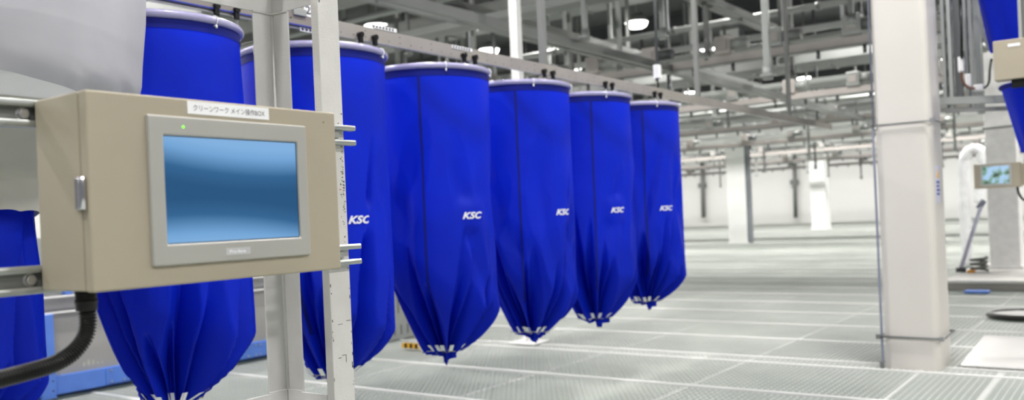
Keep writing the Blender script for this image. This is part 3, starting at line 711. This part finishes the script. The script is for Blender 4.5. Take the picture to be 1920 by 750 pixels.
# white support post behind the bags
t = thing('support_post', 'tall white square support post standing behind the bag row', 'post', (-5.98, 8.53, 0))
MB().box(-6.035, -5.925, 8.48, 8.58, 0.03, 8.9).build('shaft', M_postwhite, t, 0.004)
MB().box(-6.16, -5.80, 8.36, 8.70, 0.012, 0.03).build('base_plate', M_postwhite, t)
for sx, sy in ((1, 0), (-1, 0), (0, 1), (0, -1)):
    c_ = Vector((-5.98, 8.53, 0.03))
    if sx: MB().prism([(c_.x + sx * 0.055, 0.03), (c_.x + sx * 0.12, 0.03), (c_.x + sx * 0.055, 0.14)], 1, 8.525, 8.535).build('gusset', M_postwhite, t)
    else: MB().prism([(8.53 + sy * 0.05, 0.03), (8.53 + sy * 0.12, 0.03), (8.53 + sy * 0.05, 0.14)], 0, -5.985, -5.975).build('gusset', M_postwhite, t)
# blue low machine beyond
t = thing('blue_conveyor', 'low blue conveyor seen between the bags beyond the white support post', 'conveyor', (-13, 16, 0.0))
MB().box(-17.5, -11.3, 14.5, 16.0, 0.30, 0.62).build('bed', M_mblue, t, 0.01)
MB().box(-17.6, -11.2, 14.4, 16.1, 0.62, 0.72).build('belt', M_plate, t)
for x in (-17.2, -14.4, -11.6): MB().box(x, x + 0.12, 14.6, 14.72, 0.0, 0.3).build('leg', M_mblue, t)

# ------------------------------------------------------------------ things under the mesh floor
R = random.Random(21)
for i, (px, py, c_, lab) in enumerate(((730, 735, M_mblue, 'blue crate below the mesh floor under the bag with the long tail'), (815, 700, M_plate, 'white crate below the mesh floor left of centre'), (905, 715, M_mblue, 'blue crate seen through the mesh right of the long tailed bag'), (1330, 640, M_plate, 'pale crate below the mesh, mid floor'), (1500, 700, M_greydark, 'dark box below the mesh left of the pillar'))):
    p_ = at(px, py, 2, -0.95); s_ = 0.22
    t = thing('crate', lab, 'crate', (p_.x, p_.y, -1.05))
    x, y = p_.x, p_.y
    MB().box(x - s_, x + s_, y - s_ * 1.4, y + s_ * 1.4, -1.05, -1.03).build('bottom', c_, t)
    for q in ((x - s_, x - s_ + 0.02, y - s_ * 1.4, y + s_ * 1.4), (x + s_ - 0.02, x + s_, y - s_ * 1.4, y + s_ * 1.4), (x - s_, x + s_, y - s_ * 1.4, y - s_ * 1.4 + 0.02), (x - s_, x + s_, y + s_ * 1.4 - 0.02, y + s_ * 1.4)):
        MB().box(*q, -1.05, -0.80).build('side', c_, t)

# ------------------------------------------------------------------ right hand loading station
# upper cabinet (back side) and bags beyond
YR = 8.4
def R_(px, py, y=YR): return at(px, py, 1, y)
a = R_(1861, 78); b = R_(1861, 152)
t = thing('upper_cabinet', 'plain beige cabinet with a small white label at the right edge', 'cabinet', (a.x + 0.3, YR, b.z))
MB().box(a.x, a.x + 0.62, YR, YR + 0.17, b.z, a.z).build('body', M_beige, t, 0.006)
p_ = R_(1901, 84); MB().box(p_.x - 0.045, p_.x + 0.045, YR - 0.003, YR, p_.z - 0.012, p_.z + 0.012).build('label_sticker', M_label, t)
MB().box(a.x + 0.12, a.x + 0.22, YR + 0.05, YR + 0.12, b.z - 0.07, b.z).build('cable_gland', M_black, t)
MB().box(a.x + 0.36, a.x + 0.42, YR + 0.05, YR + 0.12, b.z - 0.07, b.z).build('cable_gland', M_black, t)
def funnel(px_top, py_top, px_bot, py_bot, y, r_top, lab, flat_top):
    A = at(px_top, py_top, 1, y); B_ = at(px_bot, py_bot, 1, y)
    cx = A.x + r_top
    slope = (B_.x - A.x) / (A.z - B_.z)
    t = thing('blue_chute', lab, 'laundry bag', (cx, y, B_.z))
    v = []; f = []; n = 96; m_ = 40; zt = A.z if flat_top else A.z + 1.2
    rt = r_top
    zb = B_.z - (0.0 if not flat_top else 0.15)
    for j in range(m_ + 1):
        z = zt + (zb - zt) * j / m_
        r = rt - slope * max(0, A.z - z) + (0 if flat_top else min(0.08, slope * max(0, z - A.z)))
        r = max(r, 0.05)
        for i in range(n):
            a_ = 2 * PI * i / n; rr_ = r * (1 + 0.03 * math.sin(9 * a_ + z * 2) * (j / m_) + 0.012 * math.sin(5 * a_))
            v.append((cx + rr_ * math.cos(a_), y + rr_ * math.sin(a_), z))
    for j in range(m_):
        for i in range(n): f.append((j * n + i, j * n + (i + 1) % n, (j + 1) * n + (i + 1) % n, (j + 1) * n + i))
    MB().add(v, f, True).build('body', M_blue, t)
    mb = MB(); mb.tube([(cx + (rt + (0 if flat_top else 0.08)) * math.cos(k * PI / 24), y + (rt + (0 if flat_top else 0.08)) * math.sin(k * PI / 24), zt) for k in range(48)], 0.02, 10, closed=True)
    mb.build('rim', M_hem if flat_top else M_hose, t)
funnel(1834, 0, 1858, 98, YR + 0.76, 0.42, 'blue bag tapering behind the plain beige cabinet at upper right', False)
funnel(1877, 167, 1906, 255, YR + 0.66, 0.42, 'blue bag with straight rim below the plain beige cabinet', True)
# grey channel upright in front of the right bag
p_ = R_(1903, 0)
t = thing('channel_upright', 'grey steel channel upright in front of the upper right blue bag', 'upright', (p_.x + 0.03, YR + 0.2, b.z))
for q in ((0, 0.025), (0.065, 0.09)): MB().box(p_.x + q[0], p_.x + q[1], YR + 0.175, YR + 0.235, b.z + 0.1, 6.0).build('flange', M_greylight, t)
MB().box(p_.x + 0.02, p_.x + 0.07, YR + 0.215, YR + 0.235, b.z + 0.1, 6.0).build('web', M_grey, t)
# lift columns between pillar and right bag
def lift(px0, px1, y, zb, zt, lab, mt, holes=True):
    a = at(px0, 60, 1, y); b = at(px1, 60, 1, y); w_ = b.x - a.x
    t = thing('lift_column', lab, 'column', ((a.x + b.x) / 2, y, zb))
    MB().box(a.x, a.x + 0.03, y, y + 0.12, zb, zt).build('flange', mt, t)
    MB().box(b.x - 0.03, b.x, y, y + 0.12, zb, zt).build('flange', mt, t)
    MB().box(a.x, b.x, y + 0.06, y + 0.08, zb, zt).build('web', M_grey, t)
    if holes:
        z = zb + 0.2; mb = MB()
        while z < zt: mb.box((a.x + b.x) / 2 - 0.015, (a.x + b.x) / 2 + 0.015, y + 0.055, y + 0.06, z, z + 0.07); z += 0.16
        mb.build('slots', M_greydark, t)
lift(1764, 1782, 9.6, 2.35, 7.0, 'slotted grey lift column just right of the pillar', M_greylight)
lift(1787, 1799, 10.2, 2.5, 7.0, 'dark slim lift column second from the pillar', M_greydark, False)
lift(1806, 1822, 9.8, 2.4, 7.0, 'wide grey lift column with white switch boxes', M_greylight)
lift(1826, 1838, 10.6, 2.4, 7.0, 'slotted lift column nearest the upper right blue bag', M_greylight)
a = at(1764, 190, 1, 9.5); b = at(1925, 184, 1, 9.5)
t = thing('lift_crossbeam', 'pale grey crossbeam joining the lift columns behind the right cabinets', 'beam', ((a.x + b.x) / 2, 9.5, a.z))
MB().bar(a, b, 0.08, 0.07).build('beam', M_greylight, t); MB().bar(a - Vector((0, 0, 0.09)), b - Vector((0, 0, 0.09)), 0.04, 0.04).build('lower_flange', M_grey, t)
a = at(1830, 30, 1, 9.9); b = at(1857, 95, 1, 9.9)
tag(MB().bar(a, b, 0.04, 0.05).build('brace', M_greylight), 'slanting grey brace left of the upper right blue bag', 'brace')
for (x0, y0, x1, y1, lab) in ((1797, 108, 1808, 135, 'white switch box high on the lift column'), (1811, 140, 1822, 162, 'white switch box below and right of another'), (1826, 160, 1846, 170, 'wide white switch box on the crossbeam')):
    a = at(x0, y0, 1, 9.55); b = at(x1, y1, 1, 9.55)
    t = thing('switch_box', lab, 'box', ((a.x + b.x) / 2, 9.5, b.z)); MB().box(a.x, b.x, 9.50, 9.56, b.z, a.z).build('case', M_label, t, 0.006)
    MB().box(a.x + 0.01, b.x - 0.01, 9.495, 9.50, b.z + 0.01, a.z - 0.01).build('lid', M_plate, t)
tag(MB().tube([at(1801, 0, 1, 9.5), at(1803, 60, 1, 9.5), at(1803, 110, 1, 9.5)], 0.012, 8).build('hanging_cable', M_black), 'black cable dropping straight to the upper white switch box', 'cable')
tag(MB().tube(catmull([at(1803, 135, 1, 9.47), at(1804, 150, 1, 9.47), at(1814, 163, 1, 9.47), at(1828, 166, 1, 9.47)], 8), 0.012, 8).build('looped_cable', mat('brown_cable', (0.12, 0.05, 0.03), 0.5)), 'brown cable looping between the white switch boxes', 'cable')
tag(MB().tube(catmull([at(1846, 165, 1, 9.45), at(1854, 155, 1, 9.3), at(1856, 130, 1, 9.0), at(1859, 112, 1, 8.6)], 8), 0.011, 8).build('looped_cable', M_black), 'black cable rising to the left side of the plain beige cabinet', 'cable')
# small cabinet with camera screen
YH = 12.4
a = at(1825, 309, 1, YH); b = at(1915, 350, 1, YH)
t = thing('screen_cabinet', 'small beige cabinet with a lit colourful screen before the platform column', 'control cabinet', ((a.x + b.x) / 2, YH, b.z))
MB().box(a.x, b.x, YH, YH + 0.17, b.z, a.z).build('body', M_beige, t, 0.006)
c1 = at(1841, 313, 1, YH); c2 = at(1893, 343, 1, YH)
fr = MB().box(c1.x - 0.03, c2.x + 0.03, YH - 0.006, YH, c2.z - 0.025, c1.z + 0.02).build('bezel', M_bezel, t, 0.002)
MB().box(c1.x, c2.x, YH - 0.008, YH - 0.006, c2.z, c1.z).build('screen', M_screen2, fr)
MB().box(b.x, b.x + 0.09, YH + 0.02, YH + 0.15, b.z + 0.02, a.z - 0.02).build('side_mount', M_beige, t)
tag(MB().tube(catmull([Vector((b.x - 0.05, YH + 0.08, b.z)), Vector((b.x - 0.03, YH + 0.08, b.z - 0.1)), Vector((b.x + 0.06, YH + 0.08, b.z - 0.18)), Vector((b.x + 0.4, YH + 0.08, b.z - 0.2))], 8), 0.015, 8).build('drooping_cable', M_black), 'black cable drooping from the small screen cabinet', 'cable')
t = thing('mounting_stand', 'grey stand carrying the small screen cabinet just beyond the right edge', 'stand', (b.x + 0.14, YH + 0.08, 0.012))
MB().box(b.x + 0.09, b.x + 0.17, YH + 0.05, YH + 0.13, 0.012, 2.9).build('pole', M_greylight, t)
MB().box(b.x - 0.0, b.x + 0.26, YH - 0.02, YH + 0.23, 0.012, 0.03).build('foot', M_greylight, t)

# ------------------------------------------------------------------ ceiling steelwork, ducts, rails, lamps
R = random.Random(5)
# large ducts and girders across the hall (along X)
def duct(x0, x1, y, z, h, d, lab, mt, grp='ducts crossing under the ceiling'):
    t = thing('air_duct', lab, 'duct', ((x0 + x1) / 2, y, z), grp)
    x = x0 + 1.2
    fl = MB().box(x0, x1, y - d / 2, y + d / 2, z, z + h)
    while x < x1: fl.box(x, x + 0.05, y - d / 2 - 0.03, y + d / 2 + 0.03, z - 0.03, z + h + 0.03); x += 2.4
    fl.build('casing', mt, t)
for y, z, h, d, mt in ((9.5, 5.2, 0.45, 0.9, M_duct), (12.6, 6.05, 0.6, 1.0, M_duct), (16.2, 6.0, 0.35, 0.8, M_grey), (21.5, 7.3, 0.8, 1.2, M_duct), (24.8, 5.4, 0.5, 0.9, M_duct), (29.0, 5.9, 0.5, 1.0, M_grey), (34.5, 5.2, 0.5, 1.0, M_duct), (43.0, 5.2, 0.7, 1.0, M_duct), (52.5, 5.0, 0.8, 1.2, M_duct)):
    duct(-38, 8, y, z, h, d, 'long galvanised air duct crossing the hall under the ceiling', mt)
# roof girders
for k in range(12):
    y = 7.4 + 5.9 * k
    t = thing('roof_girder', 'dark steel roof girder crossing the hall', 'girder', (-15, y, 8.2), 'roof girders across the hall')
    MB().box(-41, 10, y - 0.15, y + 0.15, 8.2, 8.25).build('lower_flange', M_greydark, t)
    MB().box(-41, 10, y - 0.02, y + 0.02, 8.25, 8.95).build('web', M_greydark, t)
    MB().box(-41, 10, y - 0.15, y + 0.15, 8.95, 9.0).build('upper_flange', M_greydark, t)
# pinkish beige conveyor beams across the hall
BY = [14.1, 20.2, 26.8, 33.5, 41.0, 49.0, 58.0]
nm = ['nearest beige conveyor beam crossing the hall left of the pillar', 'second beige conveyor beam crossing the hall, below the first', 'third beige conveyor beam across the hall', 'fourth beige conveyor beam across the hall', 'fifth beige conveyor beam across the hall', 'sixth beige conveyor beam across the hall', 'farthest beige conveyor beam across the hall']
for y, lab in zip(BY, nm):
    t = thing('conveyor_beam', lab, 'beam', (-14, y, 3.9), 'beige conveyor beams across the hall')
    MB().box(-34, 6, y - 0.05, y + 0.05, 3.92, 4.06).build('channel', M_rail2, t, 0.005)
    MB().box(-34, 6, y - 0.09, y + 0.09, 3.90, 3.92).build('lower_flange', M_grey, t)
    mb = MB(); x = -33.5
    while x < 6: mb.cyl((x, y, 3.78), (x, y, 3.90), 0.03, 6); x += 0.7
    mb.build('rollers', M_greydark, t)
    MB().box(-34, 6, y + 0.35, y + 0.43, 4.30, 4.40).build('upper_rail', M_greylight, t)
# rails along the hall, parallel to the bag rail
for x, z, lab in ((-6.6, 3.9, 'first grey rail running down the hall beyond the bags'), (-9.0, 4.95, 'second grey rail running down the hall'), (-11.6, 4.9, 'third grey rail running down the hall'), (-15, 6.85, 'fourth grey rail running down the hall'), (-19, 5.0, 'fifth grey rail running down the hall'), (-5.9, 5.0, 'short double grey rail above the farthest bags')):
    t = thing('long_rail', lab, 'rail', (x, 22, z), 'rails running down the hall')
    y0, y1 = (4, 35.9) if x != -5.9 else (9, 19)
    MB().box(x - 0.04, x + 0.04, y0, y1, z, z + 0.12).build('rail', M_grey, t)
    MB().box(x - 0.32, x - 0.26, y0, y1, z + 0.05, z + 0.14).build('rail', M_grey, t)
    mb = MB(); y = y0 + 0.3
    while y < y1: mb.box(x - 0.3, x, y, y + 0.05, z + 0.1, z + 0.14); y += 1.4
    mb.build('crossties', M_grey, t)
t = thing('bulkhead', 'wide grey panelled bulkhead hanging under the ceiling before the far wall', 'bulkhead', (-20, 60, 5.2))
MB().box(-41.5, 8, 59.8, 60.0, 5.35, 8.985).build('panel', mat('bulkhead_grey', (0.15, 0.15, 0.147), 0.6, 0, 0.12, 0.5), t)
for k in range(9): MB().box(-41.5 + 5.5 * k, -41.2 + 5.5 * k, 59.7, 59.8, 5.35, 8.985).build('rib', M_greylight, t)
# cable trays along X
for y, z in ((11.2, 4.6), (17.6, 4.7), (25.6, 4.8), (31.0, 4.6), (38.8, 5.0), (46.0, 4.7)):
    t = thing('cable_tray', 'grey ladder cable tray crossing the hall', 'cable tray', (-14, y, z), 'cable trays crossing the hall')
    MB().box(-36, 6, y - 0.2, y - 0.17, z, z + 0.1).build('side_rail', M_greylight, t)
    MB().box(-36, 6, y + 0.17, y + 0.2, z, z + 0.1).build('side_rail', M_greylight, t)
    MB().box(-36, 6, y - 0.17, y + 0.17, z, z + 0.012).build('floor_sheet', M_grey, t)
# pipes along X
for y, z, r_ in ((10.6, 4.95, 0.05), (13.2, 5.25, 0.07), (15.3, 4.35, 0.045), (17.2, 5.3, 0.06), (22.0, 4.5, 0.06), (28.0, 4.7, 0.08), (38.5, 5.4, 0.09), (51.0, 4.6, 0.1)):
    t = thing('overhead_pipe', 'thin grey overhead pipe crossing the hall', 'pipe', (-14, y, z), 'overhead pipes crossing the hall')
    MB().tube([(-36, y, z), (6, y, z)], r_, 10).build('pipe', M_greylight, t)
    mb = MB(); x = -35
    while x < 6: mb.tube([(x, y, z), (x + 0.08, y, z)], r_ * 1.35, 10); x += 3
    mb.build('collars', M_grey, t)
# vertical hangers: prototypes then copies
def hanger_proto(mt, wdt, zlen):
    t = thing('hanger_post', 'vertical steel hanger dropping from the ceiling', 'hanger', (0, 0, 0), 'steel hangers dropping from the ceiling')
    MB().box(-wdt / 2, wdt / 2, -wdt / 2, wdt / 2, 0, zlen).build('bar', mt, t)
    MB().box(-wdt, wdt, -wdt, wdt, 0, 0.02).build('foot_plate', M_greylight, t)
    MB().tube([(0, 0, -0.04), (0, 0, 0.12)], wdt * 0.9, 8).build('clamp', mt, t)
    return t
protos = []
for mt in (M_grey, M_greylight, M_greydark):
    for zb in (3.0, 4.05, 5.0): protos.append((zb, hanger_proto(mt, 0.07, 9.0 - zb)))
# the hangers that can be singled out near the camera
near = [(885, 0, 13.6, 4.05, 1, 'grey hanger dropping behind the bag with fully visible logo'), (1058, 30, 15.0, 4.05, 1, 'pale hanger right of the white support post'),
        (1095, 0, 11.0, 4.05, 1, 'tall grey hanger above the second farthest blue bag'), (1165, 0, 11.8, 5.0, 0, 'grey hanger left of the bright oval lamp'),
        (1322, 0, 14.1, 4.05, 0, 'grey hanger on the nearest conveyor beam'), (1434, 0, 10.0, 3.0, 1, 'long grey hanger reaching lowest, left of the pillar'),
        (1595, 0, 13.0, 4.05, 1, 'grey hanger close to the left side of the pillar'), (1462, 0, 15.5, 4.05, 0, 'grey hanger right of the lowest reaching hanger'), (1240, 0, 11.8, 4.05, 1, 'grey hanger right of the bright oval lamp')]
used = set()
for px, py, y, zb, ci, lab in near:
    pi = ci * 3 + (3.0, 4.05, 5.0).index(zb)
    p_ = at(px + 4, 100, 1, y)
    if pi in used: dup(protos[pi][1], (p_.x, y, zb), lab)
    else:
        o = protos[pi][1]; o.location = (p_.x, y, zb); o['label'] = lab; used.add(pi)
near_xy = [(at(n[0] + 4, 100, 1, n[2]).x, n[2]) for n in near]
cnt = 0
for y in BY + [17.3, 23.5, 30.0, 37.2, 45.0]:
    n = 12
    for k in range(n):
        x = -2.5 - (y * 0.62 + 6) * (k + R.uniform(-0.3, 0.3)) / n - max(0, (y - 25) * 0.12)
        if any(abs(x - q[0]) < 0.7 and abs(y - q[1]) < 1.5 for q in near_xy): continue
        if x < -40 or any(abs(x - lx) < 0.5 for lx in LAMP_XS): continue
        zb = R.choice((4.05, 4.05, 5.0)) if y < 60 else 4.05
        pi = R.randint(0, 2) * 3 + (3.0, 4.05, 5.0).index(zb)
        if y > 29 and R.random() < 0.4: pi = R.randint(0, 2) * 3; zb = 3.0
        lab = 'steel hanger in the crowded ceiling steelwork over the far floor'
        if pi in used: o = dup(protos[pi][1], (x, y + R.uniform(-0.4, 0.4), zb), lab)
        else: o = protos[pi][1]; o.location = (x, y, zb); o['label'] = lab; used.add(pi)
        cnt += 1
# small drive boxes on the overhead conveyors
def drive_proto(mt, mt2):
    t = thing('drive_unit', 'small pale drive unit on the overhead conveyors', 'drive unit', (0, 0, 0), 'drive units on the overhead conveyors')
    MB().box(-0.14, 0.14, -0.1, 0.1, 0, 0.32).build('case', mt, t, 0.02)
    MB().tube([(0.14, 0, 0.16), (0.42, 0, 0.16)], 0.09, 12).build('motor', mt2, t)
    MB().box(-0.08, 0.08, -0.12, -0.1, 0.08, 0.24).build('cover', M_rail2, t)
    return t
dp = [drive_proto(M_rail2, M_greylight), drive_proto(M_greylight, M_grey), drive_proto(M_rail2, M_greydark)]
first = [True] * 3
for y in BY:
    for k in range(10):
        x = -3.5 - (y * 0.62 + 3) * (k + R.uniform(-0.18, 0.18)) / 10
        i = R.randint(0, 2); z = 4.062
        if x < -33: continue
        if first[i]: dp[i].location = (x, y, z); first[i] = False
        else: dup(dp[i], (x, y, z))
# lamps
t0 = thing('high_bay_lamp', 'round high bay lamp under the ceiling', 'lamp', (0, 0, 6.95), 'high bay lamps under the ceiling')
MB().tube([(0, 0, 6.97), (0, 0, 7.0), (0, 0, 7.12), (0, 0, 7.22)], [0.34, 0.34, 0.24, 0.10], 28).build('housing', M_greylight, t0)
MB().tube([(0, 0, 6.80), (0, 0, 6.815), (0, 0, 6.86), (0, 0, 6.972)], [0.12, 0.20, 0.28, 0.33], 28).build('diffuser', M_lamp, t0)
MB().cyl((0, 0, 7.2), (0, 0, 9.0), 0.015, 8).build('stem', M_grey, t0)
vis = {(4 - 0, 0)}
firstl = True
for i, lx in enumerate(LAMP_XS):
    for j, ly in enumerate(LAMP_YS):
        lab = 'round high bay lamp among the far ceiling steelwork'
        if abs(lx + 17.1) < 0.1 and abs(ly - 17.7) < 0.1: lab = 'bright lamp upper left, above the bag beside the upright'
        if abs(lx + 11.75) < 0.1 and abs(ly - 22.85) < 0.1: lab = 'brightest oval lamp high above the farthest bags'
        if abs(lx + 17.1) < 0.1 and abs(ly - 22.85) < 0.1: lab = 'bright lamp just left of the white support post'
        if firstl: t0.location = (lx, ly, 6.95); t0['label'] = lab; firstl = False
        else: dup(t0, (lx, ly, 6.95), lab)
# sensor hanging above the farthest bag
a = at(1228, 0, 0, BAGX); b = at(1232, 122, 0, BAGX); c_ = at(1233, 147, 0, BAGX); d_ = at(1222, 190, 0, BAGX)
t = thing('pendant_sensor', 'white sensor box on a dark pendant rod above the farthest bag', 'sensor', (c_.x, c_.y, c_.z))
MB().tube([a + Vector((0, 0, 3)), a, b], 0.014, 10).build('rod', M_greydark, t)
MB().box(c_.x - 0.03, c_.x + 0.03, c_.y - 0.03, c_.y + 0.03, c_.z, b.z).build('box', M_label, t, 0.006)
MB().tube([c_, Vector((c_.x, c_.y, 2.69))], 0.010, 10).build('lower_rod', M_black, t)
